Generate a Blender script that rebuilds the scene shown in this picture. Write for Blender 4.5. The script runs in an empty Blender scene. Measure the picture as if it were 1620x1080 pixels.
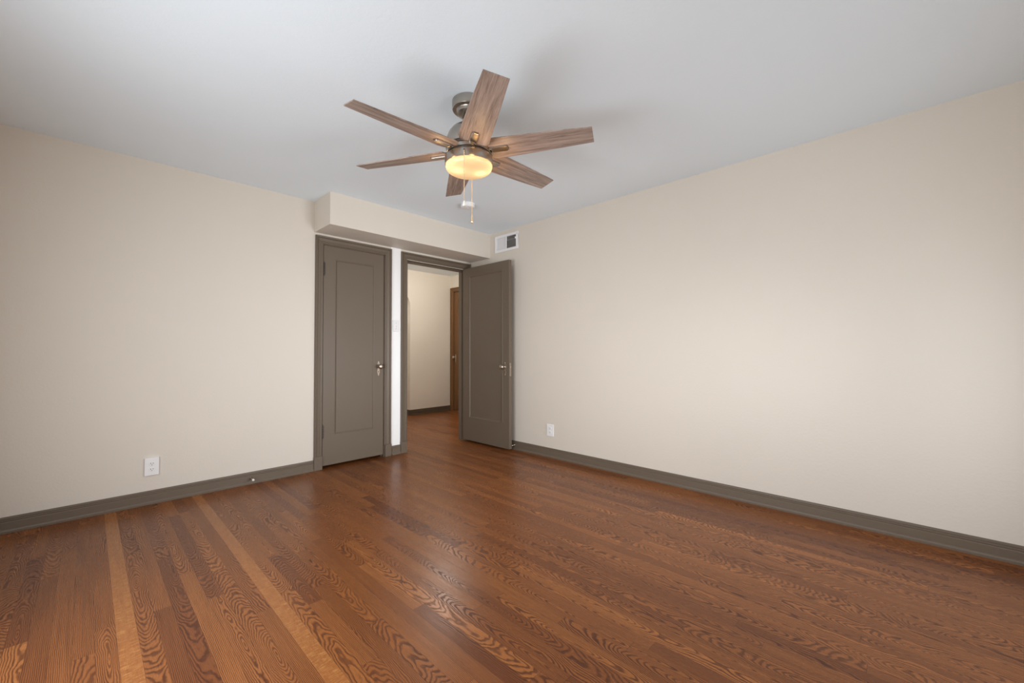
import bpy, bmesh, math, random
from mathutils import Matrix, Vector
C = bpy.context.scene.collection
rnd = random.Random(7)
PI = math.pi

# ------------------------------------------------------------------ camera
ZC = 1.0707                                     # lens height above the floor
YAW, PITCH, ROLL, FPX = 0.770650441, 0.0226083639, -0.00216966, 652.44
f0 = Vector((math.cos(YAW), math.sin(YAW), 0)); r0 = Vector((math.sin(YAW), -math.cos(YAW), 0)); u0 = Vector((0, 0, 1))
fw = f0 * math.cos(PITCH) + u0 * math.sin(PITCH); u1 = -f0 * math.sin(PITCH) + u0 * math.cos(PITCH)
rt = r0 * math.cos(ROLL) + u1 * math.sin(ROLL); up = -r0 * math.sin(ROLL) + u1 * math.cos(ROLL)
cd = bpy.data.cameras.new('camera'); cam = bpy.data.objects.new('camera', cd); C.objects.link(cam)
cd.sensor_width = 36; cd.lens = FPX / 1620 * 36; cd.clip_start = 0.02
cam.matrix_world = Matrix(((rt.x, up.x, -fw.x, 0), (rt.y, up.y, -fw.y, 0), (rt.z, up.z, -fw.z, ZC), (0, 0, 0, 1)))
sc = bpy.context.scene
sc.camera = cam

# ------------------------------------------------------------------ light and exposure
sc.view_settings.view_transform = 'Standard'; sc.view_settings.look = 'None'
sc.view_settings.gamma = 1; sc.view_settings.use_curve_mapping = False
sc.view_settings.exposure = 0.0
sc.cycles.use_denoising = True
sc.cycles.max_bounces = 12; sc.cycles.diffuse_bounces = 8
w = bpy.data.worlds.new('sky'); sc.world = w; w.use_nodes = True
w.node_tree.nodes['Background'].inputs[0].default_value = (0.75, 0.85, 1.0, 1)
w.node_tree.nodes['Background'].inputs[1].default_value = 0.6

def area(name, loc, rot, sx, sy, power, col, spread=180):
    l = bpy.data.lights.new(name, 'AREA'); l.shape = 'RECTANGLE'; l.size = sx; l.size_y = sy
    l.energy = power; l.color = col; l.spread = math.radians(spread)
    o = bpy.data.objects.new(name, l); C.objects.link(o); o.location = loc; o.rotation_euler = rot
    return o
# daylight entering through the windows beside and behind the camera
area('daylight_side_window', (-0.615, 1.40, 0.95), (PI / 2, 0, -PI / 2), 1.9, 1.2, 55, (0.955, 0.98, 1.0))
area('sky_side_window', (-0.618, 1.40, 0.95), (PI / 2, 0, -PI / 2), 1.9, 1.2, 3, (0.955, 0.98, 1.0), 70)
area('daylight_back_window', (2.25, -0.615, 0.90), (PI / 2, 0, 0), 1.2, 1.0, 9.5, (0.955, 0.98, 1.0))
area('sky_back_window', (2.25, -0.618, 0.90), (PI / 2, 0, 0), 1.2, 1.0, 14.5, (0.955, 0.98, 1.0), 70)

# ------------------------------------------------------------------ room measures
YA, XR, H = 3.87, 3.261, 2.4263                 # door wall, right wall, ceiling
XL, YB = -0.62, -0.62                           # walls behind the camera
SOF_Y, SOF_Z, SOF_X = 3.521, 2.149, 1.417       # soffit over the doors
HY, HX = 6.0, 4.59                              # far and right walls of the hall
WT = 0.10

# ------------------------------------------------------------------ node helpers
def mat(name):
    m = bpy.data.materials.new(name); m.use_nodes = True
    return m, m.node_tree, m.node_tree.nodes['Principled BSDF']
def N(nt, t, **kw):
    n = nt.nodes.new(t)
    for k, v in kw.items(): setattr(n, k, v)
    return n
def math_n(nt, op, a, b=None, c=None, clamp=False):
    n = nt.nodes.new('ShaderNodeMath'); n.operation = op; n.use_clamp = clamp
    for i, v in enumerate((a, b, c)):
        if v is None: continue
        if isinstance(v, (int, float)): n.inputs[i].default_value = v
        else: nt.links.new(v, n.inputs[i])
    return n.outputs[0]
def mixc(nt, fac, a, b, blend='MIX'):
    n = nt.nodes.new('ShaderNodeMix'); n.data_type = 'RGBA'; n.blend_type = blend
    for i, v in ((0, fac), (6, a), (7, b)):
        if isinstance(v, (int, float)): n.inputs[i].default_value = v
        elif isinstance(v, tuple): n.inputs[i].default_value = (*v[:3], 1)
        else: nt.links.new(v, n.inputs[i])
    return n.outputs[2]
def noise(nt, vec, scale, detail=2, rough=0.5, dim='3D'):
    n = nt.nodes.new('ShaderNodeTexNoise'); n.noise_dimensions = dim
    n.inputs['Scale'].default_value = scale; n.inputs['Detail'].default_value = detail; n.inputs['Roughness'].default_value = rough
    if vec is not None: nt.links.new(vec, n.inputs['Vector'])
    return n.outputs['Fac']
def objco(nt):
    return N(nt, 'ShaderNodeTexCoord').outputs['Object']
def bump(nt, b, h, strength, dist):
    n = N(nt, 'ShaderNodeBump'); n.inputs['Strength'].default_value = strength; n.inputs['Distance'].default_value = dist
    nt.links.new(h, n.inputs['Height']); nt.links.new(n.outputs[0], b.inputs['Normal'])

def paint(name, col, rough=0.6, bs=0.15, scale=60, var=0.03, spec=0.5):
    m, nt, b = mat(name)
    co = objco(nt)
    v = noise(nt, co, 1.3, 3)
    lo = tuple(c * (1 - var) for c in col); hi = tuple(min(1, c * (1 + var)) for c in col)
    nt.links.new(mixc(nt, v, lo, hi), b.inputs['Base Color'])
    b.inputs['Roughness'].default_value = rough; b.inputs['Specular IOR Level'].default_value = spec
    if bs: bump(nt, b, noise(nt, co, scale, 4, 0.6), bs, 0.004)
    return m
M = {}
M['wall'] = paint('beige_wall_paint', (0.70, 0.645, 0.57), 0.55, 0.22, 70)
M['white_wall'] = paint('white_wall_strip', (0.94, 0.95, 0.955), 0.5, 0.15, 70)  # near-white base colour of the wall strip between the doors
M['ceiling'] = paint('ceiling_paint', (0.81, 0.895, 0.96), 0.8, 0.2, 60)
M['plaster'] = paint('rough_plaster', (0.74, 0.69, 0.615), 0.6, 0.9, 9, 0.04)
M['taupe'] = paint('taupe_trim_paint', (0.148, 0.114, 0.084), 0.42, 0.06, 40, 0.05, 0.35)
M['hall_base'] = paint('dark_brown_trim_paint', (0.085, 0.060, 0.038), 0.45, 0)
M['dark'] = paint('dark_recess', (0.03, 0.028, 0.026), 0.8, 0)
M['plastic'] = paint('white_plastic', (0.85, 0.85, 0.86), 0.35, 0, var=0.0)
M['grey_slat'] = paint('grey_shadowed_metal', (0.36, 0.35, 0.335), 0.5, 0)  # shade inside the vent's open half is put into this grey
M['slot'] = paint('dark_slot', (0.05, 0.045, 0.04), 0.6, 0)
M['rubber'] = paint('white_rubber', (0.85, 0.83, 0.78), 0.5, 0)

def metal(name, col, rough, aniso=0.0):
    m, nt, b = mat(name)
    co = objco(nt)
    mp = N(nt, 'ShaderNodeMapping'); mp.inputs['Scale'].default_value = (1, 1, 60); nt.links.new(co, mp.inputs[0])
    v = noise(nt, mp.outputs[0], 30, 2)
    nt.links.new(mixc(nt, v, tuple(c * 0.9 for c in col), tuple(min(1, c * 1.1) for c in col)), b.inputs['Base Color'])
    b.inputs['Metallic'].default_value = 1; b.inputs['Roughness'].default_value = rough
    return m
M['nickel'] = metal('brushed_nickel', (0.43, 0.39, 0.345), 0.28)
M['dark_metal'] = metal('dark_aged_metal', (0.10, 0.085, 0.075), 0.4)
M['pewter'] = metal('aged_pewter', (0.50, 0.43, 0.36), 0.28)
M['chain'] = metal('pale_brass_chain', (0.85, 0.70, 0.50), 0.35)

def stained_wood(name, a, b_, rough=0.4, axis=2):
    m, nt, b = mat(name)
    co = objco(nt); mp = N(nt, 'ShaderNodeMapping'); s = [14, 14, 14]; s[axis] = 0.9
    mp.inputs['Scale'].default_value = s; nt.links.new(co, mp.inputs[0])
    v = noise(nt, mp.outputs[0], 5, 5, 0.65)
    nt.links.new(mixc(nt, v, a, b_), b.inputs['Base Color']); b.inputs['Roughness'].default_value = rough
    return m
M['hall_wood'] = stained_wood('stained_brown_wood', (0.13, 0.058, 0.018), (0.21, 0.105, 0.038))

def blade_mat():
    m, nt, b = mat('weathered_grey_brown_wood')
    uv = N(nt, 'ShaderNodeUVMap', uv_map='UVMap').outputs[0]
    oi = N(nt, 'ShaderNodeObjectInfo').outputs['Random']
    sep = N(nt, 'ShaderNodeSeparateXYZ'); nt.links.new(uv, sep.inputs[0])
    def vec(sx, sy):
        c = N(nt, 'ShaderNodeCombineXYZ')
        nt.links.new(math_n(nt, 'MULTIPLY', sep.outputs[0], sx), c.inputs[0]); nt.links.new(math_n(nt, 'MULTIPLY', sep.outputs[1], sy), c.inputs[1])
        nt.links.new(math_n(nt, 'MULTIPLY', oi, 57.0), c.inputs[2]); return c.outputs[0]
    g = noise(nt, vec(3.0, 60), 1.0, 5, 0.65)
    fine = noise(nt, vec(14, 420), 1.0, 3, 0.6)
    wv = math_n(nt, 'ADD', math_n(nt, 'MULTIPLY', g, 0.62), math_n(nt, 'MULTIPLY', fine, 0.38))
    r = N(nt, 'ShaderNodeValToRGB'); nt.links.new(wv, r.inputs[0])
    e = r.color_ramp.elements
    e[0].position = 0.32; e[0].color = (0.105, 0.066, 0.052, 1); e[1].position = 0.66; e[1].color = (0.47, 0.36, 0.305, 1)
    nt.links.new(r.outputs[0], b.inputs['Base Color']); b.inputs['Roughness'].default_value = 0.45
    return m
M['blade'] = blade_mat()

def floor_mat():
    m, nt, b = mat('oak_strip_floor')
    at = N(nt, 'ShaderNodeAttribute', attribute_name='board'); ar = N(nt, 'ShaderNodeSeparateColor'); nt.links.new(at.outputs['Color'], ar.inputs[0])
    at2 = N(nt, 'ShaderNodeAttribute', attribute_name='grain'); ar2 = N(nt, 'ShaderNodeSeparateColor'); nt.links.new(at2.outputs['Color'], ar2.inputs[0])
    tone, seed, fleck = ar.outputs[0], ar.outputs[1], ar.outputs[2]
    c0, slope, d0 = ar2.outputs[0], ar2.outputs[1], ar2.outputs[2]
    s1 = N(nt, 'ShaderNodeSeparateXYZ'); nt.links.new(N(nt, 'ShaderNodeUVMap', uv_map='UVMap').outputs[0], s1.inputs[0])
    s2 = N(nt, 'ShaderNodeSeparateXYZ'); nt.links.new(N(nt, 'ShaderNodeUVMap', uv_map='Edge').outputs[0], s2.inputs[0])
    a, v = s1.outputs[0], s1.outputs[1]                     # across the board (m, centred) and along it (m)
    sd = math_n(nt, 'MULTIPLY', seed, 91.0)
    def vec(sa, sv, off=0.0):
        c = N(nt, 'ShaderNodeCombineXYZ')
        nt.links.new(math_n(nt, 'MULTIPLY', a, sa), c.inputs[0]); nt.links.new(math_n(nt, 'MULTIPLY', v, sv), c.inputs[1])
        nt.links.new(math_n(nt, 'ADD', sd, off), c.inputs[2]); return c.outputs[0]
    # growth rings of a log cut lengthwise: radius from the pith, which drifts along the board
    n1 = math_n(nt, 'SUBTRACT', noise(nt, vec(9, 3.2), 1.0, 2), 0.5)
    n2 = math_n(nt, 'SUBTRACT', noise(nt, vec(45, 22, 3.0), 1.0, 2), 0.5)
    x = math_n(nt, 'SUBTRACT', a, c0)
    x = math_n(nt, 'ADD', x, math_n(nt, 'MULTIPLY', n1, 0.022))
    d = math_n(nt, 'ADD', d0, math_n(nt, 'MULTIPLY', slope, v))
    d = math_n(nt, 'ADD', d, math_n(nt, 'MULTIPLY', n1, 0.05))
    rad = math_n(nt, 'SQRT', math_n(nt, 'ADD', math_n(nt, 'MULTIPLY', x, x), math_n(nt, 'MULTIPLY', d, d)))
    rad = math_n(nt, 'ADD', rad, math_n(nt, 'MULTIPLY', n2, 0.0052))
    ring = math_n(nt, 'FRACT', math_n(nt, 'MULTIPLY', rad, 215.0))
    rr = N(nt, 'ShaderNodeValToRGB'); nt.links.new(ring, rr.inputs[0])
    e = rr.color_ramp.elements
    e[0].position = 0.0; e[0].color = (0.35, 0.35, 0.35, 1); e[1].position = 1.0; e[1].color = (0.4, 0.4, 0.4, 1)
    for p, val in ((0.12, 1.0), (0.34, 0.85), (0.55, 0.12), (0.85, 0.0)):
        q = rr.color_ramp.elements.new(p); q.color = (val, val, val, 1)
    dark = rr.outputs[0]
    pores = noise(nt, vec(620, 14, 7.0), 1.0, 3, 0.65)
    streak = noise(nt, vec(130, 3.0, 11.0), 1.0, 3, 0.6)
    blotch = noise(nt, vec(14, 2.2, 17.0), 1.0, 2, 0.5)
    dk = math_n(nt, 'MULTIPLY', dark, math_n(nt, 'ADD', 0.48, math_n(nt, 'MULTIPLY', blotch, 0.8)))
    dk = math_n(nt, 'MULTIPLY', dk, math_n(nt, 'SUBTRACT', 1.0, math_n(nt, 'MULTIPLY', fleck, 0.9)))
    dk = math_n(nt, 'ADD', dk, math_n(nt, 'MULTIPLY', math_n(nt, 'SUBTRACT', pores, 0.5), 0.75))
    dk = math_n(nt, 'ADD', dk, math_n(nt, 'MULTIPLY', math_n(nt, 'SUBTRACT', streak, 0.5), 0.75), clamp=True)
    light = mixc(nt, tone, FLOOR_LO, FLOOR_HI)
    deep = mixc(nt, tone, FLOOR_DLO, FLOOR_DHI)
    col = mixc(nt, dk, light, deep)
    # silvery cross flecks of the two quarter-sawn boards
    fl = noise(nt, vec(32, 250, 23.0), 1.0, 3, 0.6)
    fr = N(nt, 'ShaderNodeValToRGB'); nt.links.new(fl, fr.inputs[0]); fr.color_ramp.elements[0].position = 0.5; fr.color_ramp.elements[1].position = 0.62
    col = mixc(nt, math_n(nt, 'MULTIPLY', math_n(nt, 'MULTIPLY', fr.outputs[0], fleck), 0.75), col, (0.45, 0.21, 0.065))
    # joints
    side = math_n(nt, 'GREATER_THAN', math_n(nt, 'ABSOLUTE', a), BW / 2 - 0.0005)
    end = math_n(nt, 'LESS_THAN', math_n(nt, 'MINIMUM', s2.outputs[0], s2.outputs[1]), 0.0007)
    jn = math_n(nt, 'MULTIPLY', math_n(nt, 'MAXIMUM', side, end), 0.55)
    col = mixc(nt, jn, col, (0.03, 0.010, 0.005))
    nt.links.new(col, b.inputs['Base Color'])
    nt.links.new(math_n(nt, 'ADD', 0.27, math_n(nt, 'MULTIPLY', dk, 0.12)), b.inputs['Roughness'])
    b.inputs['Specular IOR Level'].default_value = 0.27
    bump(nt, b, math_n(nt, 'SUBTRACT', 1.0, math_n(nt, 'ADD', math_n(nt, 'MULTIPLY', dk, 0.5), jn)), 0.12, 0.001)
    return m
BW = 0.0575
FLOOR_LO, FLOOR_HI = (0.170, 0.052, 0.0145), (0.365, 0.134, 0.037)
FLOOR_DLO, FLOOR_DHI = (0.060, 0.016, 0.006), (0.098, 0.028, 0.008)
M['floor'] = floor_mat()

# ------------------------------------------------------------------ mesh helpers
def obj(name, bm, m, parent=None, smooth=False, bevel=0, loc=None):
    me = bpy.data.meshes.new(name); bmesh.ops.recalc_face_normals(bm, faces=bm.faces); bm.to_mesh(me); bm.free()
    o = bpy.data.objects.new(name, me); C.objects.link(o)
    for mm in (m if isinstance(m, (list, tuple)) else [m]): me.materials.append(M[mm])
    if smooth:
        for p in me.polygons: p.use_smooth = True
    if parent: o.parent = parent
    if loc: o.location = loc
    if bevel:
        bv = o.modifiers.new('bevel', 'BEVEL'); bv.width = bevel; bv.segments = 2; bv.limit_method = 'ANGLE'; bv.angle_limit = math.radians(40)
    return o
def box(bm, x0, x1, y0, y1, z0, z1):
    vs = [bm.verts.new((x, y, z)) for x in (x0, x1) for y in (y0, y1) for z in (z0, z1)]
    fs = [bm.faces.new([vs[i] for i in q]) for q in ((0, 1, 3, 2), (4, 6, 7, 5), (0, 4, 5, 1), (2, 3, 7, 6), (0, 2, 6, 4), (1, 5, 7, 3))]
    return fs
def lathe(bm, prof, n=48, mtx=None, cap=False):
    rings = []
    for r, z in prof:
        if r < 1e-6: rings.append([bm.verts.new((0, 0, z))])
        else: rings.append([bm.verts.new((r * math.cos(2 * PI * i / n), r * math.sin(2 * PI * i / n), z)) for i in range(n)])
    for A, B in zip(rings, rings[1:]):
        for i in range(n):
            j = (i + 1) % n
            q = [A[0] if len(A) == 1 else A[i], A[0] if len(A) == 1 else A[j], B[0] if len(B) == 1 else B[j], B[0] if len(B) == 1 else B[i]]
            u = []
            for v in q:
                if v not in u: u.append(v)
            if len(u) > 2: bm.faces.new(u)
    if cap:
        for R in (rings[0], rings[-1]):
            if len(R) > 2: bm.faces.new(R)
    if mtx is not None: bmesh.ops.transform(bm, matrix=mtx, verts=[v for R in rings for v in R])
def prism(bm, pts, thick, mtx=None):
    """outline pts (x, y) extruded from z=0 to z=thick"""
    a = [bm.verts.new((x, y, 0)) for x, y in pts]; b = [bm.verts.new((x, y, thick)) for x, y in pts]
    bm.faces.new(a[::-1]); bm.faces.new(b)
    for i in range(len(pts)):
        j = (i + 1) % len(pts); bm.faces.new((a[i], a[j], b[j], b[i]))
    if mtx is not None: bmesh.ops.transform(bm, matrix=mtx, verts=a + b)
def rrect(w_, h_, r, n=5):
    out = []
    for cx, cy, a0 in ((w_ / 2 - r, h_ / 2 - r, 0), (-w_ / 2 + r, h_ / 2 - r, PI / 2), (-w_ / 2 + r, -h_ / 2 + r, PI), (w_ / 2 - r, -h_ / 2 + r, 1.5 * PI)):
        for i in range(n + 1):
            t = a0 + PI / 2 * i / n; out.append((cx + r * math.cos(t), cy + r * math.sin(t)))
    return out
def tube(bm, p0, p1, r, n=10):
    p0, p1 = Vector(p0), Vector(p1); d = p1 - p0
    mt = Matrix.Translation(p0) @ d.to_track_quat('Z', 'Y').to_matrix().to_4x4()
    lathe(bm, [(0, 0), (r, 0), (r, d.length), (0, d.length)], n, mt)
def run(bm, prof, P, Q, nrm):
    """sweep a wall profile (depth, height) from P to Q along a wall whose room-side normal is nrm"""
    P, Q, nrm = Vector(P), Vector(Q), Vector(nrm)
    a = [bm.verts.new(P + nrm * d + Vector((0, 0, z))) for d, z in prof]; b = [bm.verts.new(Q + nrm * d + Vector((0, 0, z))) for d, z in prof]
    for i in range(len(prof)):
        j = (i + 1) % len(prof); bm.faces.new((a[i], a[j], b[j], b[i]))
    bm.faces.new(a); bm.faces.new(b[::-1])
def tag(o, label, cat, group=None, kind=None):
    o['label'] = label; o['category'] = cat
    if group: o['group'] = group
    if kind: o['kind'] = kind
    return o
def empty(name, loc=(0, 0, 0)):
    o = bpy.data.objects.new(name, None); o.empty_display_size = 0.05; C.objects.link(o); o.location = loc; return o
def wallx(bm, x0, x1, y0, y1, z0, z1, holes):
    """wall slab along x with rectangular holes (hx0, hx1, hz0, hz1)"""
    xs = sorted({x0, x1, *[h[0] for h in holes], *[h[1] for h in holes]}); zs = sorted({z0, z1, *[h[2] for h in holes], *[h[3] for h in holes]})
    for xa, xb in zip(xs, xs[1:]):
        for za, zb in zip(zs, zs[1:]):
            if any(h[0] <= xa and xb <= h[1] and h[2] <= za and zb <= h[3] for h in holes): continue
            box(bm, xa, xb, y0, y1, za, zb)
    clean(bm)
def clean(bm):
    bmesh.ops.remove_doubles(bm, verts=bm.verts, dist=1e-5)
    seen = {}
    for f in list(bm.faces):
        seen.setdefault(frozenset(v.index for v in f.verts), []).append(f)
    bm.verts.index_update(); seen = {}
    for f in bm.faces: seen.setdefault(frozenset(v.index for v in f.verts), []).append(f)
    dead = [f for fs in seen.values() if len(fs) > 1 for f in fs]
    bmesh.ops.delete(bm, geom=dead, context='FACES_ONLY')
def wally(bm, x0, x1, y0, y1, z0, z1, holes):
    ys = sorted({y0, y1, *[h[0] for h in holes], *[h[1] for h in holes]}); zs = sorted({z0, z1, *[h[2] for h in holes], *[h[3] for h in holes]})
    for ya, yb in zip(ys, ys[1:]):
        for za, zb in zip(zs, zs[1:]):
            if any(h[0] <= ya and yb <= h[1] and h[2] <= za and zb <= h[3] for h in holes): continue
            box(bm, x0, x1, ya, yb, za, zb)
    clean(bm)

# ------------------------------------------------------------------ floor: one mesh of strip-oak boards running along y
def build_floor():
    me = bpy.data.meshes.new('floor'); bm = bmesh.new()
    uv = bm.loops.layers.uv.new('UVMap'); ed = bm.loops.layers.uv.new('Edge')
    L1 = bm.loops.layers.float_color.new('board'); L2 = bm.loops.layers.float_color.new('grain')
    x_first = 0.0925 - BW * 13; y0, y1 = YB - 0.15, 7.45
    n = int((4.85 - x_first) / BW) + 1
    for i in range(n):
        xa = x_first + i * BW; k = i - 13
        cuts = [y0]; y = y0 - rnd.uniform(0, 1.0)
        special = k in (0, 8)
        while True:
            y += rnd.uniform(0.45, 1.7)
            if y >= y1 - 0.05: break
            if y > y0 + 0.05 and not (special and y < YA + 0.1): cuts.append(y)
        cuts.append(y1)
        for ya, yb in zip(cuts, cuts[1:]):
            vs = [bm.verts.new(p) for p in ((xa, ya, 0), (xa + BW, ya, 0), (xa + BW, yb, 0), (xa, yb, 0))]
            f = bm.faces.new(vs)
            tone = min(1, max(0, rnd.gauss(0.45, 0.17))); seed = rnd.random(); fl = 0.0
            if rnd.random() < 0.08: tone = rnd.uniform(0.65, 0.9)
            kind = rnd.random()
            if kind < 0.62: c0 = rnd.uniform(-0.018, 0.018); d0 = rnd.uniform(0.01, 0.05); sl = rnd.choice((-1, 1)) * rnd.uniform(0.06, 0.17)
            elif kind < 0.82: c0 = rnd.choice((-1, 1)) * rnd.uniform(0.02, 0.05); d0 = rnd.uniform(0.02, 0.06); sl = rnd.choice((-1, 1)) * rnd.uniform(0.03, 0.07)
            else: c0 = rnd.choice((-1, 1)) * rnd.uniform(0.08, 0.16); d0 = 0.02; sl = rnd.uniform(-0.02, 0.02)
            if special and ya < YA: tone, fl, c0, d0, sl = 0.58, 1.0, 0.2, 0.02, 0.0
            off = rnd.uniform(0, 3)
            for l, (u_, v_) in zip(f.loops, ((-BW / 2, 0), (BW / 2, 0), (BW / 2, yb - ya), (-BW / 2, yb - ya))):
                l[uv].uv = (u_, v_ - (yb - ya) * 0.5); l[ed].uv = (v_, yb - ya - v_)
                l[L1] = (tone, seed, fl, 1); l[L2] = (c0, sl, d0, 1)
    bm.to_mesh(me); bm.free(); me.materials.append(M['floor'])
    o = bpy.data.objects.new('floor', me); C.objects.link(o)
    return tag(o, 'reddish brown oak strip floor running through the room and hall', 'floor', kind='structure')
build_floor()

# ------------------------------------------------------------------ shell
D1 = (1.492, 2.116, 0.0, 2.056)                 # closet doorway
D2 = (2.374, 3.171, 0.0, 2.048)                 # hall doorway
def shell():
    S = lambda name, bm, m, label, cat='wall': tag(obj(name, bm, m), label, cat, kind='structure')
    bm = bmesh.new(); wallx(bm, XL - WT, 2.185, YA, YA + WT, 0, H, [D1]); S('wall_left', bm, 'wall', 'beige painted wall on the left, with the closet door at its right end')
    bm = bmesh.new(); box(bm, 2.185, 2.30, YA, YA + WT, 0, H); S('wall_pier', bm, 'white_wall', 'narrow white strip of wall between the two door frames')
    bm = bmesh.new(); wallx(bm, 2.30, HX + WT, YA, YA + WT, 0, H, [D2]); S('wall_doorway', bm, 'wall', 'beige wall around and above the open doorway')
    bm = bmesh.new(); wally(bm, XR, XR + WT, YB - WT, YA, 0, H, [(3.095, 3.395, 2.215, 2.352)]); S('wall_right', bm, 'wall', 'long bare beige wall filling the right half of the view')
    bm = bmesh.new(); wallx(bm, XL - WT, XR, YB - WT, YB, 0, H, [(1.65, 2.85, 0.4, 1.4)]); S('wall_back', bm, 'wall', 'beige wall behind the camera with a window')
    bm = bmesh.new(); wally(bm, XL - WT, XL, YB, YA, 0, H, [(0.45, 2.35, 0.35, 1.55)]); S('wall_side', bm, 'wall', 'beige side wall beside the camera with a window')
    bm = bmesh.new(); box(bm, XL - WT, HX + WT, YB - WT, 7.5, H, H + 0.1); S('ceiling', bm, 'ceiling', 'plain pale grey ceiling', 'ceiling')
    bm = bmesh.new(); box(bm, SOF_X, XR, SOF_Y, YA, SOF_Z, H); S('trim_1', bm, 'wall', 'boxed beige soffit hanging above both doors', 'soffit')
    # hall beyond the doorway
    bm = bmesh.new()
    xa, xb, zs, zt = 2.86, 3.745, 1.80, 2.17
    out = [(2.3, 0), (xa, 0)] + [((xa + xb) / 2 - (xb - xa) / 2 * math.cos(t), zs + (zt - zs) * math.sin(t)) for t in [PI * i / 24 for i in range(25)]] + [(xb, 0), (HX, 0), (HX, H), (2.3, H)]
    prism(bm, out, 0.16, Matrix(((1, 0, 0, 0), (0, 0, 1, HY), (0, 1, 0, 0), (0, 0, 0, 1))))
    S('wall_hall_far', bm, 'plaster', 'rough cream plaster hall wall seen through the doorway')
    bm = bmesh.new(); wally(bm, HX, HX + WT, YA + WT, HY + 0.16, 0, H, [(5.16, 5.925, 0, 2.135)]); S('wall_hall_right', bm, 'plaster', 'cream hall wall holding the brown hall door')
    bm = bmesh.new(); box(bm, 2.2, 2.3, YA + WT, 7.4, 0, H); S('wall_hall_left', bm, 'plaster', 'cream hall wall on the left, out of view')
    bm = bmesh.new(); box(bm, 2.2, HX + WT, 7.4, 7.5, 0, H); S('wall_hall_end', bm, 'plaster', 'cream wall beyond the hall archway')
    bm = bmesh.new(); box(bm, HX, HX + WT, HY + 0.16, 7.3, 0, H); S('wall_passage', bm, 'plaster', 'cream passage wall beyond the archway')
    # closet behind the closed door
    bm = bmesh.new(); box(bm, 1.40, 2.2, YA + WT + 0.5, YA + WT + 0.55, 0, H); box(bm, 1.35, 1.40, YA + WT, YA + WT + 0.55, 0, H)
    S('wall_closet', bm, 'dark', 'dark closet interior behind the closed door')
shell()

# windows behind the camera
def window(name, axis, a0, a1, z0, z1, label):
    r = empty(name, (0, 0, 0)); tag(r, label, 'window', kind='structure')
    def bx(bm, u0, u1, d0, d1, za, zb):
        if axis == 'x': box(bm, u0, u1, YB + d0, YB + d1, za, zb)
        else: box(bm, XL + d0, XL + d1, u0, u1, za, zb)
    bm = bmesh.new()
    for u0, u1, za, zb in ((a0 - 0.08, a0, z0 - 0.08, z1 + 0.08), (a1, a1 + 0.08, z0 - 0.08, z1 + 0.08), (a0, a1, z1, z1 + 0.08), (a0, a1, z0 - 0.08, z0)):
        bx(bm, u0, u1, 0, 0.02, za, zb)
    obj('window_frame', bm, 'taupe', r)
    bm = bmesh.new(); bx(bm, a0, a1, -0.05, -0.02, (z0 + z1) / 2 - 0.02, (z0 + z1) / 2 + 0.02); bx(bm, (a0 + a1) / 2 - 0.02, (a0 + a1) / 2 + 0.02, -0.05, -0.02, z0, z1)
    obj('window_bars', bm, 'taupe', r)

window('window_1', 'x', 1.65, 2.85, 0.4, 1.4, 'window in the wall behind the camera')
window('window_2', 'y', 0.45, 2.35, 0.35, 1.55, 'window in the side wall beside the camera')

# ------------------------------------------------------------------ baseboards
BP = [(0, 0), (0.020, 0), (0.020, 0.012), (0.017, 0.019), (0.014, 0.022), (0.0135, 0.062), (0.011, 0.066), (0.0125, 0.070), (0.0125, 0.076), (0.009, 0.079), (0.0105, 0.083), (0.0095, 0.090), (0.006, 0.094), (0, 0.094)]
def base(name, segs, label, m='taupe'):
    bm = bmesh.new()
    for P, Q, n in segs: run(bm, BP, P, Q, n)
    return tag(obj(name, bm, m), label, 'baseboard', kind='structure')
base('baseboard_left', [((XL, YA, 0), (1.427, YA, 0), (0, -1, 0))], 'taupe moulded baseboard along the left wall')
base('baseboard_right', [((XR, YB, 0), (XR, YA, 0), (-1, 0, 0))], 'long taupe moulded baseboard along the right wall')
base('baseboard_pier', [((2.197, YA, 0), (2.300, YA, 0), (0, -1, 0))], 'short piece of taupe baseboard between the two doors')
base('baseboard_back', [((XL, YB, 0), (XR, YB, 0), (0, 1, 0))], 'taupe baseboard behind the camera')
base('baseboard_side', [((XL, YB, 0), (XL, YA, 0), (1, 0, 0))], 'taupe baseboard of the side wall')
base('baseboard_hall', [((3.745, HY, 0), (HX, HY, 0), (0, -1, 0)), ((3.745, HY - 0.0, 0), (3.745, HY + 0.16, 0), (-1, 0, 0))], 'dark baseboard along the plaster hall wall', 'hall_base')

# ------------------------------------------------------------------ door casings
CP = [(0.0, 0.0), (0.0, 0.010), (0.004, 0.013), (0.011, 0.013), (0.014, 0.0105), (0.020, 0.0105), (0.024, 0.014), (0.046, 0.017), (0.049, 0.014), (0.053, 0.014), (0.056, 0.023), (0.066, 0.025), (0.070, 0.021), (0.070, 0.0)]
def casing(xl, xr, z0l, z0r, zt, yw, ny, prof, right_limit=None):
    """mitred casing around an opening: t outward from the opening, d off the wall"""
    bm = bmesh.new(); cols = []
    for t, d in prof:
        xo = xr + t if right_limit is None else min(xr + t, right_limit)
        y = yw + ny * d
        cols.append([bm.verts.new(p) for p in ((xl - t, y, z0l), (xl - t, y, zt + t), (xo, y, zt + t), (xo, y, z0r))])
    for A, B in zip(cols, cols[1:] + cols[:1]):
        for i in range(3): bm.faces.new((A[i], A[i + 1], B[i + 1], B[i]))
    bm.faces.new([c[0] for c in cols]); bm.faces.new([c[3] for c in cols][::-1])
    return bm
def plinth(x0, x1, parent, h=0.122, d=0.026):
    bm = bmesh.new(); box(bm, x0, x1, YA - d, YA, 0, h)
    return obj('plinth_block', bm, 'taupe', parent, bevel=0.003)
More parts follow.
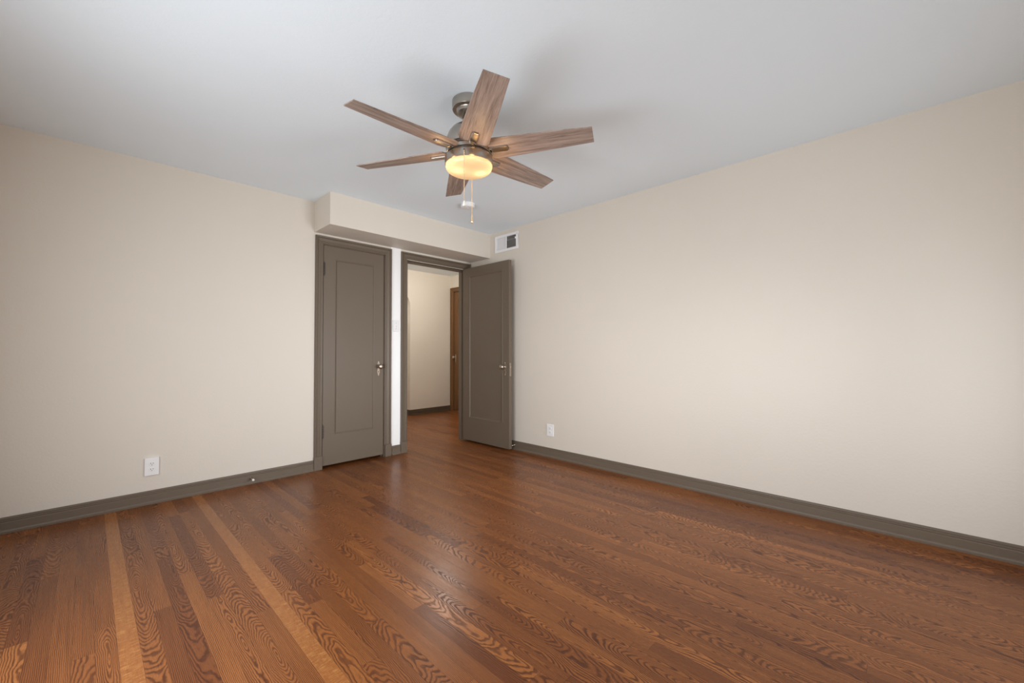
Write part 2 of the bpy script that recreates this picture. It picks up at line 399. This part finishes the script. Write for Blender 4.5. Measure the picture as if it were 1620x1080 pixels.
def frame(name, label, xl, xr, zt, xjl, xjr, zj, stop, limit=None, plr=True):
    r = empty(name, ((xl + xr) / 2, YA, 0)); tag(r, label, 'door frame', kind='structure')
    inv = Matrix.Translation((-(xl + xr) / 2, -YA, 0))
    def put(n, bm, m, **k):
        bmesh.ops.transform(bm, matrix=inv, verts=bm.verts); return obj(n, bm, m, r, **k)
    put('casing', casing(xl, xr, 0.122, 0.122 if plr else 0.0, zt, YA, -1, CP, limit), 'taupe')
    for x0, x1 in ([(xl - 0.073, xl - 0.001)] + ([(xr + 0.001, xr + 0.073)] if plr else [])):
        bm = bmesh.new(); box(bm, x0, x1, YA - 0.027, YA, 0, 0.122); put('plinth_block', bm, 'taupe', bevel=0.003)
    bm = bmesh.new()
    for x0, x1, z0, z1 in ((xjl, xjl + 0.006, 0, zj), (xjr - 0.006, xjr, 0, zj), (xjl, xjr, zj - 0.006, zj)): box(bm, x0, x1, YA - 0.002, YA + WT + 0.002, z0, z1)
    put('jamb', bm, 'taupe')
    bm = bmesh.new(); y0, y1 = stop
    for x0, x1, z0, z1 in ((xjl + 0.006, xjl + 0.016, 0, zj - 0.016), (xjr - 0.016, xjr - 0.006, 0, zj - 0.016), (xjl + 0.006, xjr - 0.006, zj - 0.016, zj - 0.006)): box(bm, x0, x1, YA + y0, YA + y1, z0, z1)
    o = put('door_stop_strip', bm, 'taupe')
    return r
frame('trim_2', 'taupe moulded frame around the closed closet door', 1.497, 2.115, 2.056, D1[0], D1[1], D1[3], (0.042, 0.054))
frame('trim_3', 'taupe moulded frame around the open doorway to the hall', 2.369, 3.172, 2.053, D2[0], D2[1], D2[3], (0.042, WT), limit=3.249, plr=False)

# ------------------------------------------------------------------ doors (leaf built flat: x across from hinge, y = 0 the room face, z up)
def leaf(bm, w_, h_, t, pan, rec=0.009, mold=0.019):
    """one-panel leaf with a recessed moulded panel on both faces; pan = (x0, x1, z0, z1)"""
    x0, x1, z0, z1 = pan
    for y, sgn in ((0, 1), (t, -1)):
        loops = []
        for ins, dep in ((0, 0), (0.003, -0.0025), (0.008, -0.001), (0.010, 0.004), (mold, rec)):
            loops.append([bm.verts.new((x, y + sgn * dep, z)) for x, z in ((x0 + ins, z0 + ins), (x1 - ins, z0 + ins), (x1 - ins, z1 - ins), (x0 + ins, z1 - ins))])
        outer = [bm.verts.new((x, y, z)) for x, z in ((0, 0), (w_, 0), (w_, h_), (0, h_))]
        seq = [outer] + loops
        for A, B in zip(seq, seq[1:]):
            for i in range(4):
                j = (i + 1) % 4; bm.faces.new((A[i], A[j], B[j], B[i]))
        bm.faces.new(loops[-1])
        if y == 0: front = outer
        else: back = outer
    for i in range(4):
        j = (i + 1) % 4; bm.faces.new((front[i], front[j], back[j], back[i]))
def esc_outline():
    return [(0.0, 0.075), (0.008, 0.070), (0.007, 0.060), (0.015, 0.048), (0.019, 0.032), (0.019, 0.018), (0.0155, 0.002), (0.011, -0.012), (0.0135, -0.026), (0.013, -0.042), (0.008, -0.052), (0.008, -0.062), (0.0, -0.075),
            (-0.008, -0.062), (-0.008, -0.052), (-0.013, -0.042), (-0.0135, -0.026), (-0.011, -0.012), (-0.0155, 0.002), (-0.019, 0.018), (-0.019, 0.032), (-0.015, 0.048), (-0.007, 0.060), (-0.008, 0.070)]
TOY = Matrix(((1, 0, 0, 0), (0, 0, -1, 0), (0, 1, 0, 0), (0, 0, 0, 1)))     # local z -> -y (out of the room face)
def hardware(parent, x, z):
    bm = bmesh.new(); prism(bm, esc_outline(), 0.004, Matrix.Translation((x, 0, z)) @ TOY)
    e = obj('escutcheon', bm, 'pewter', parent, bevel=0.0012); e['label'] = 'aged metal keyhole plate'
    bm = bmesh.new()
    k = [(0.0035, -0.028), (0.0035, -0.042)]
    prism(bm, [(0.0045 * math.cos(t), 0.0045 * math.sin(t)) for t in [2 * PI * i / 12 for i in range(12)]], 0.0006, Matrix.Translation((x, -0.0041, z - 0.028)) @ TOY)
    box(bm, x - 0.002, x + 0.002, -0.0047, -0.0041, z - 0.043, z - 0.03)
    obj('keyhole', bm, 'slot', e)
    bm = bmesh.new()
    lathe(bm, [(0.0, 0.0), (0.014, 0.0), (0.0145, 0.006), (0.009, 0.010), (0.0075, 0.024), (0.011, 0.030), (0.020, 0.034), (0.0255, 0.042), (0.0265, 0.050), (0.024, 0.058), (0.017, 0.0635), (0.008, 0.0655), (0.0, 0.066)], 28, Matrix.Translation((x, -0.004, z + 0.022)) @ TOY)
    kb = obj('knob', bm, 'pewter', parent, smooth=True); kb['label'] = 'round aged metal door knob'
def hinge(parent, x, z0, z1, y):
    bm = bmesh.new()
    n = 5; h = (z1 - z0) / n
    for i in range(n): lathe(bm, [(0, z0 + i * h + 0.0006), (0.0062, z0 + i * h + 0.0006), (0.0062, z0 + (i + 1) * h - 0.0006), (0, z0 + (i + 1) * h - 0.0006)], 14, Matrix.Translation((x, y, 0)))
    lathe(bm, [(0, z1), (0.004, z1), (0.0055, z1 + 0.004), (0.004, z1 + 0.009), (0, z1 + 0.010)], 12, Matrix.Translation((x, y, 0)))
    lathe(bm, [(0, z0), (0.004, z0), (0.0055, z0 - 0.004), (0.004, z0 - 0.009), (0, z0 - 0.010)], 12, Matrix.Translation((x, y, 0)))
    box(bm, x, x + 0.014, y + 0.004, y + 0.006, z0, z1)
    o = obj('hinge', bm, 'dark_metal', parent); o['label'] = 'dark metal hinge'

# closed closet door
bm = bmesh.new(); leaf(bm, 0.600, 2.020, 0.035, (0.106, 0.497, 0.270, 1.904))
d1 = obj('door_1', bm, 'taupe', loc=(1.502, YA - 0.004, 0.027)); tag(d1, 'closed taupe one-panel closet door with its hinges on the left', 'door', kind='structure')
hardware(d1, 0.545, 0.868)
hinge(d1, 0.001, 1.747, 1.855, -0.006); hinge(d1, 0.001, 0.257, 0.365, -0.006)
# open door, turned back against the right wall: room face towards -x
bm = bmesh.new(); leaf(bm, 0.768, 2.027, 0.038, (0.106, 0.670, 0.262, 1.928))
d2 = obj('door_2', bm, 'taupe', loc=(3.140, 3.861, 0.024)); d2.rotation_euler = (0, 0, -PI / 2)
tag(d2, 'taupe one-panel door standing open against the right wall', 'door', kind='structure')
hardware(d2, 0.707, 0.852)
bm = bmesh.new(); box(bm, 0.7675, 0.7695, 0.008, 0.030, 0.775, 0.915)
lp = obj('latch_plate', bm, 'pewter', d2); lp['label'] = 'metal latch plate on the door edge'
bm = bmesh.new(); box(bm, 0.7695, 0.778, 0.013, 0.025, 0.866, 0.886); obj('latch_bolt', bm, 'pewter', lp, bevel=0.002)
for z0, z1 in ((0.24, 0.34), (1.72, 1.82)): hinge(d2, 0.024, z0, z1, 0.0445)

# hall door in its brown frame
r = empty('trim_4', (HX, 5.54, 0)); tag(r, 'brown stained frame of the door at the end of the hall', 'door frame', kind='structure')
bm = casing(5.16, 5.925, 0, 0, 2.135, 0, -1, CP)
RZ = Matrix(((0, 1, 0, 0), (1, 0, 0, -5.54), (0, 0, 1, 0), (0, 0, 0, 1)))       # (x along y, y off wall) -> wall at HX facing -x
bmesh.ops.transform(bm, matrix=RZ, verts=bm.verts); obj('casing', bm, 'hall_wood', r)
bm = bmesh.new()
for a0, a1, z0, z1 in ((5.16, 5.166, 0, 2.135), (5.919, 5.925, 0, 2.135), (5.16, 5.925, 2.129, 2.135)): box(bm, -0.002, WT, a0 - 5.54, a1 - 5.54, z0, z1)
obj('jamb', bm, 'hall_wood', r)
bm = bmesh.new(); leaf(bm, 0.750, 2.11, 0.035, (0.105, 0.645, 0.28, 2.0))
d3 = obj('door_3', bm, 'hall_wood', loc=(HX + 0.012, 5.170, 0.012)); d3.rotation_euler = (0, 0, PI / 2); d3.scale = (1, 1, 1)
d3.location = (HX + 0.010, 5.917, 0.012); d3.rotation_euler = (0, 0, -PI / 2)
tag(d3, 'brown stained closed door in the hall, seen through the doorway', 'door', kind='structure')
hardware(d3, 0.045, 0.925)

# ------------------------------------------------------------------ ceiling fan
FX, FY, FZ = 1.42795, 1.71051, 1.07646 + ZC
PHI, TAU = 3.13016, -0.21682
fan = empty('ceiling_fan', (FX, FY, H))
tag(fan, 'six-blade ceiling fan with weathered wood blades, nickel motor and lit amber glass bowl', 'ceiling fan')
TILT = Matrix.Rotation(-0.0205, 4, 'Y') @ Matrix.Rotation(0.001, 4, 'X')
HUB = Matrix.Translation((0, 0, FZ - H)) @ TILT
def fpart(name, bm, m, parent=None, mtx=HUB, smooth=True, bevel=0):
    o = obj(name, bm, m, parent or fan, smooth=False, bevel=bevel)
    if mtx is not None and parent is None: o.matrix_local = mtx
    if smooth:
        for p in o.data.polygons: p.use_smooth = True
        o.data.set_sharp_from_angle(angle=math.radians(32))
    return o
bm = bmesh.new()
lathe(bm, [(0, -0.0005), (0.087, -0.0005), (0.0895, -0.003), (0.0895, -0.045), (0.087, -0.050), (0.068, -0.053), (0.0655, -0.056), (0.063, -0.070), (0.050, -0.079), (0.028, -0.084), (0, -0.084)], 64)
fpart('canopy', bm, 'nickel', mtx=Matrix.Identity(4))
bm = bmesh.new(); tube(bm, (0, 0, -0.083), (0, 0, FZ - H + 0.16), 0.0125, 20); lathe(bm, [(0, -0.078), (0.02, -0.080), (0.022, -0.088), (0.015, -0.095), (0, -0.097)], 24)
fpart('downrod', bm, 'nickel', mtx=Matrix.Identity(4))
bm = bmesh.new()
lathe(bm, [(0, 0.172), (0.030, 0.172), (0.034, 0.166), (0.036, 0.150), (0.060, 0.142), (0.088, 0.124), (0.108, 0.098), (0.120, 0.066), (0.124, 0.040), (0.124, 0.022), (0.118, 0.018), (0.112, 0.012), (0, 0.012)], 72)
fpart('motor_housing', bm, 'nickel')
bm = bmesh.new()
lathe(bm, [(0, 0.012), (0.108, 0.012), (0.112, 0.008), (0.122, 0.004), (0.122, -0.014), (0.116, -0.018), (0.116, -0.026), (0, -0.026)], 72)
fw_ = fpart('flywheel', bm, 'nickel')
bm = bmesh.new()
lathe(bm, [(0.05, -0.0245), (0.124, -0.0245), (0.1285, -0.026), (0.1285, -0.0295), (0.124, -0.030), (0.05, -0.030)], 72)
t = fpart('dark_ring', bm, 'dark_metal'); t['label'] = 'thin dark ring above the light kit'
bm = bmesh.new()
lathe(bm, [(0.05, -0.030), (0.1285, -0.030), (0.1295, -0.034), (0.1295, -0.068), (0.1285, -0.072), (0.1215, -0.072), (0.1215, -0.036), (0.05, -0.036)], 96)
band = fpart('light_band', bm, 'nickel')
bm = bmesh.new(); tube(bm, (-0.096, -0.0895, -0.052), (-0.101, -0.094, -0.056), 0.004, 12)

# amber glass bowl lit from inside
def glass_mat():
    m = bpy.data.materials.new('frosted_amber_glass'); m.use_nodes = True; nt = m.node_tree
    out = nt.nodes['Material Output']; nt.nodes.remove(nt.nodes['Principled BSDF'])
    tr = N(nt, 'ShaderNodeBsdfTranslucent'); tr.inputs[0].default_value = (0.95, 0.82, 0.60, 1)
    df = N(nt, 'ShaderNodeBsdfDiffuse'); df.inputs[0].default_value = (0.85, 0.68, 0.45, 1)
    gl = N(nt, 'ShaderNodeBsdfGlossy'); gl.inputs['Roughness'].default_value = 0.25
    em = N(nt, 'ShaderNodeEmission'); em.inputs[0].default_value = (1.0, 0.66, 0.36, 1); em.inputs[1].default_value = 0.16
    a = N(nt, 'ShaderNodeMixShader'); a.inputs[0].default_value = 0.35; nt.links.new(tr.outputs[0], a.inputs[1]); nt.links.new(df.outputs[0], a.inputs[2])
    b = N(nt, 'ShaderNodeMixShader'); b.inputs[0].default_value = 0.05; nt.links.new(a.outputs[0], b.inputs[1]); nt.links.new(gl.outputs[0], b.inputs[2])
    c = N(nt, 'ShaderNodeAddShader'); nt.links.new(b.outputs[0], c.inputs[0]); nt.links.new(em.outputs[0], c.inputs[1])
    nt.links.new(c.outputs[0], out.inputs[0]); return m
M['glass'] = glass_mat()
bm = bmesh.new()
lathe(bm, [(0.1205, -0.066), (0.1255, -0.0735), (0.1265, -0.080), (0.1235, -0.090), (0.116, -0.0995), (0.104, -0.1065), (0.086, -0.111), (0.05, -0.1145), (0.02, -0.1155), (0.0, -0.1155)], 96)
bowl = fpart('glass_bowl', bm, 'glass'); bowl['label'] = 'frosted glass bowl glowing amber'
for p in bowl.data.polygons: p.use_smooth = True
for ang, pw in ((math.radians(165), 0.175), (math.radians(-40), 0.175)):
    l = bpy.data.lights.new('lamp_bulb', 'POINT'); l.energy = pw; l.color = (1.0, 0.72, 0.44); l.shadow_soft_size = 0.02
    o = bpy.data.objects.new('lamp_bulb', l); C.objects.link(o); o.parent = fan; o.location = (0.062 * math.cos(ang), 0.062 * math.sin(ang), FZ - H - 0.075)

for k in range(6):                                    # added fill points under the blades: warm glow on their roots, no bulbs there
    a = PHI - math.radians(60) * k
    l = bpy.data.lights.new('blade_root_fill', 'POINT'); l.energy = 0.22; l.color = (1.0, 0.62, 0.28); l.shadow_soft_size = 0.02
    o = bpy.data.objects.new('blade_root_fill', l); C.objects.link(o); o.parent = fan; o.location = (0.195 * math.cos(a), 0.195 * math.sin(a), FZ - H - 0.085)
BO = [(0.112, -0.068), (0.150, -0.0805), (0.30, -0.0735), (0.48, -0.0655), (0.662, -0.0545), (0.6655, 0.0545), (0.48, 0.0655), (0.30, 0.0745), (0.152, 0.0815), (0.124, 0.072), (0.114, 0.040), (0.112, 0.0)]
for k in range(6):
    a = PHI - math.radians(60) * k
    bm = bmesh.new(); prism(bm, BO, 0.0055)
    uvl = bm.loops.layers.uv.new('UVMap')
    for f in bm.faces:
        for l in f.loops: l[uvl].uv = (l.vert.co.x, l.vert.co.y)
    mt = HUB @ Matrix.Rotation(a, 4, 'Z') @ Matrix.Rotation(TAU, 4, 'X')
    bl = obj('blade', bm, 'blade', fan, bevel=0.0012); bl.matrix_local = mt
    bm = bmesh.new()
    prism(bm, [(x + 0.160, y) for x, y in rrect(0.125, 0.036, 0.010)], 0.009, Matrix.Translation((0, 0, -0.0092)))
    box(bm, 0.095, 0.135, -0.013, 0.013, -0.012, -0.002)
    br = obj('blade_bracket', bm, 'nickel', bl, bevel=0.002); br['label'] = 'nickel bracket clamping the blade root'
def chain(x, y, z0, z1, fob):
    bm = bmesh.new(); n = int((z0 - z1) / 0.0062)
    tube(bm, (x, y, z0), (x, y, z1), 0.0008, 6)
    for i in range(n):
        lathe(bm, [(0, -0.0026), (0.0022, -0.0013), (0.0026, 0), (0.0022, 0.0013), (0, 0.0026)], 7, Matrix.Translation((x, y, z0 - (i + 0.5) * (z0 - z1) / n)))
    ch = obj('pull_chain', bm, 'chain', fan, smooth=True); ch['label'] = 'beaded metal pull chain'
    bm = bmesh.new()
    if fob == 'long': pr = [(0, 0), (0.0035, -0.001), (0.006, -0.006), (0.0065, -0.014), (0.0045, -0.018), (0.0068, -0.024), (0.0082, -0.034), (0.0065, -0.043), (0, -0.046)]
    else: pr = [(0, 0), (0.0035, -0.001), (0.0048, -0.006), (0.0055, -0.015), (0.0085, -0.022), (0.0085, -0.026), (0, -0.028)]
    lathe(bm, pr, 16, Matrix.Translation((x, y, z1))); obj('fob', bm, 'rubber' if fob == 'short' else 'chain', ch, smooth=True)
ux, uy = -FX / math.hypot(FX, FY), -FY / math.hypot(FX, FY)       # towards the room's near corner
sx, sy = -uy, ux
zc = ZC - H
chain(ux * 0.1345 - sx * 0.0232, uy * 0.1345 - sy * 0.0232, 2.0975 - H, 1.835 - H, 'short')
chain(-ux * 0.1345 + sx * 0.018, -uy * 0.1345 + sy * 0.018, 2.0900 - H, 1.848 - H, 'long')
bm = bmesh.new(); tube(bm, (ux * 0.127 - sx * 0.0232, uy * 0.127 - sy * 0.0232, 2.0985 - H), (ux * 0.1355 - sx * 0.0232, uy * 0.1355 - sy * 0.0232, 2.0965 - H), 0.0042, 12)
obj('chain_outlet', bm, 'dark_metal', fan, smooth=True)

# ------------------------------------------------------------------ smoke detector
sd = empty('smoke_detector', (2.43, 2.925, H)); tag(sd, 'round white smoke detector on the ceiling behind the fan pull chains', 'smoke detector')
bm = bmesh.new(); lathe(bm, [(0, 0), (0.062, 0), (0.0655, -0.004), (0.0655, -0.010), (0, -0.010)], 48); obj('base_ring', bm, 'plastic', sd, bevel=0)
bm = bmesh.new(); lathe(bm, [(0.0, -0.010), (0.060, -0.010), (0.060, -0.014), (0.063, -0.016), (0.0625, -0.028), (0.055, -0.036), (0.030, -0.040), (0, -0.040)], 48); obj('cover', bm, 'plastic', sd, smooth=True).data.set_sharp_from_angle(angle=0.6)
bm = bmesh.new(); lathe(bm, [(0, -0.0396), (0.009, -0.0396), (0.009, -0.042), (0, -0.0425)], 20); obj('test_button', bm, 'plastic', sd)

# ------------------------------------------------------------------ air vent (right wall, under the ceiling)
VY0, VY1, VZ0, VZ1 = 3.066, 3.427, 2.189, 2.379
vt = empty('air_vent', (XR, (VY0 + VY1) / 2, (VZ0 + VZ1) / 2)); tag(vt, 'white two-section air vent high on the right wall beside the soffit', 'air vent')
cy, cz = (VY0 + VY1) / 2, (VZ0 + VZ1) / 2
bm = bmesh.new()
hw, hh = (VY1 - VY0) / 2, (VZ1 - VZ0) / 2
for y0, y1, z0, z1 in ((-hw, hw, hh - 0.027, hh), (-hw, hw, -hh, -hh + 0.027), (-hw, -hw + 0.03, -hh + 0.027, hh - 0.027), (hw - 0.03, hw, -hh + 0.027, hh - 0.027), (-0.006, 0.006, -hh + 0.027, hh - 0.027)):
    box(bm, -0.010, 0.0, y0, y1, z0, z1)
clean(bm); obj('frame', bm, 'plastic', vt, bevel=0.002)
bm = bmesh.new()
for i in range(13):                                   # left section: vanes turned towards the viewer
    y = 0.012 + (i + 0.5) * (hw - 0.042) / 13
    prism(bm, [(-0.001, -0.008), (0.001, -0.008), (0.001, 0.008), (-0.001, 0.008)], 2 * hh - 0.054, Matrix.Translation((0.004, y, -hh + 0.027)) @ Matrix.Rotation(math.radians(62), 4, 'Z') @ Matrix.Identity(4))
o = obj('left_vanes', bm, 'plastic', vt)
bm = bmesh.new()
for i in range(13):
    y = -0.012 - (i + 0.5) * (hw - 0.042) / 13
    prism(bm, [(-0.0004, -0.005), (0.0004, -0.005), (0.0004, 0.005), (-0.0004, 0.005)], 2 * hh - 0.054, Matrix.Translation((0.004, y, -hh + 0.027)) @ Matrix.Rotation(math.radians(-40), 4, 'Z'))
o = obj('right_vanes', bm, 'grey_slat', vt); o['label'] = 'dark open right half of the vent'
bm = bmesh.new()
for i in range(7):
    z = -hh + 0.03 + (i + 0.5) * (2 * hh - 0.06) / 7
    box(bm, 0.014, 0.018, -hw + 0.03, -0.006, z - 0.005, z + 0.005)
obj('damper_slats', bm, 'grey_slat', vt)
bm = bmesh.new()
for b6 in ((0.12, 0.125, -hw + 0.03, hw - 0.03, -hh + 0.027, hh - 0.027),): box(bm, *b6)
obj('duct_back', bm, 'grey_slat', vt)
bm = bmesh.new(); box(bm, -0.022, -0.010, -hw + 0.027, -hw + 0.033, 0.015, 0.035); obj('lever', bm, 'plastic', vt, bevel=0.001)

# ------------------------------------------------------------------ outlets and switch (built facing -y at the origin, z up)
def duplex(name, w_, h_, d, label, loc, rotz, group=None):
    r = empty(name, loc); r.rotation_euler = (0, 0, rotz); tag(r, label, 'wall outlet')
    bm = bmesh.new(); prism(bm, rrect(w_, h_, 0.004), d, TOY); obj('cover_plate', bm, 'plastic', r, bevel=0.002)
    for s in (1, -1):
        bm = bmesh.new(); z = s * 0.0195
        pts = [(0.0172 * math.cos(t), max(-0.0135, min(0.0135, 0.0172 * math.sin(t)))) for t in [2 * PI * i / 32 for i in range(32)]]
        prism(bm, pts, 0.0022, Matrix.Translation((0, -d, z)) @ TOY)
        rc = obj('receptacle', bm, 'plastic', r, bevel=0.0006)
        bm = bmesh.new()
        for x, hh_ in ((-0.0064, 0.0042), (0.0064, 0.0036)): box(bm, x - 0.0013, x + 0.0013, -d - 0.0026, -d - 0.0021, z + 0.003 - hh_, z + 0.003 + hh_)
        prism(bm, [(0.0024 * math.cos(t), 0.0024 * math.sin(t)) for t in [2 * PI * i / 12 for i in range(12)]], 0.0005, Matrix.Translation((0, -d - 0.0021, z - 0.0075)) @ TOY)
        sl = obj('slots', bm, 'slot', rc); sl['label'] = 'dark plug slots'
    bm = bmesh.new(); lathe(bm, [(0, 0), (0.0028, 0), (0.0022, 0.0012), (0, 0.0014)], 14, Matrix.Translation((0, -d, 0)) @ TOY); obj('screw', bm, 'plastic', r)
    return r
duplex('wall_outlet', 0.078, 0.123, 0.018, 'thick white outlet standing proud of the left wall above its baseboard', (0.329, YA, 0.263), 0)
duplex('wall_outlet', 0.084, 0.118, 0.006, 'flat white outlet on the right wall near the open door', (XR, 2.630, 0.2715), -PI / 2)
ls = empty('light_switch', (2.243, YA, 1.333)); tag(ls, 'white toggle light switch on the narrow white strip between the doors', 'light switch')
bm = bmesh.new(); prism(bm, rrect(0.074, 0.122, 0.004), 0.006, TOY); obj('cover_plate', bm, 'plastic', ls, bevel=0.002)
bm = bmesh.new(); prism(bm, [(-0.005, -0.012), (0.005, -0.012), (0.005, 0.012), (-0.005, 0.012)], 0.0015, Matrix.Translation((0, -0.006, 0)) @ TOY); box(bm, -0.0035, 0.0035, -0.018, -0.006, -0.009, 0.001)
obj('toggle', bm, 'plastic', ls, bevel=0.001)
for s in (1, -1):
    bm = bmesh.new(); lathe(bm, [(0, 0), (0.0028, 0), (0.0022, 0.0012), (0, 0.0014)], 14, Matrix.Translation((0, -0.006, s * 0.030)) @ TOY); obj('screw', bm, 'slot', ls)

# ------------------------------------------------------------------ door stops screwed to the baseboards
def stopper(loc, rotz, length, label):
    r = empty('door_stop', loc); r.rotation_euler = (0, 0, rotz); tag(r, label, 'door stop')
    bm = bmesh.new(); lathe(bm, [(0, 0), (0.0105, 0), (0.0105, 0.003), (0.006, 0.007), (0.0048, 0.010), (0.0048, length - 0.014), (0, length - 0.014)], 20, TOY); obj('rod', bm, 'pewter', r, smooth=True)
    bm = bmesh.new(); lathe(bm, [(0, length - 0.014), (0.0085, length - 0.014), (0.0095, length - 0.008), (0.0085, length - 0.001), (0, length)], 20, TOY); o = obj('bumper', bm, 'rubber', r, smooth=True); o['label'] = 'white rubber tip'
stopper((0.938, YA - 0.0135, 0.046), 0, 0.075, 'small metal door stop with white tip on the left baseboard')
stopper((XR - 0.0135, 3.118, 0.050), -PI / 2, 0.066, 'small door stop on the right baseboard, behind the open door')

# ------------------------------------------------------------------ hall ceiling lamp (out of view) warms the hall
hl = empty('hall_ceiling_lamp', (3.55, 4.75, H)); tag(hl, 'hall ceiling lamp hidden above the doorway', 'ceiling lamp')
bm = bmesh.new(); lathe(bm, [(0, 0), (0.09, 0), (0.09, -0.02), (0.085, -0.025), (0, -0.025)], 32); obj('lamp_base', bm, 'nickel', hl)
l = bpy.data.lights.new('hall_bulb', 'POINT'); l.energy = 30; l.color = (1.0, 0.93, 0.84); l.shadow_soft_size = 0.06
o = bpy.data.objects.new('hall_bulb', l); C.objects.link(o); o.parent = hl; o.location = (0, 0, -0.12)

pl = empty('passage_fill_lamp', (3.25, 6.75, H)); tag(pl, 'added fill lamp beyond the hall archway, out of view', 'ceiling lamp')  # unseen lamp added to brighten the reveal of the archway
bm = bmesh.new(); lathe(bm, [(0, 0), (0.09, 0), (0.09, -0.02), (0.085, -0.025), (0, -0.025)], 32); obj('lamp_base', bm, 'nickel', pl)
l = bpy.data.lights.new('passage_fill_point', 'POINT'); l.energy = 14; l.color = (1.0, 0.91, 0.80); l.shadow_soft_size = 0.06
o = bpy.data.objects.new('passage_fill_point', l); C.objects.link(o); o.parent = pl; o.location = (0, 0, -0.12)
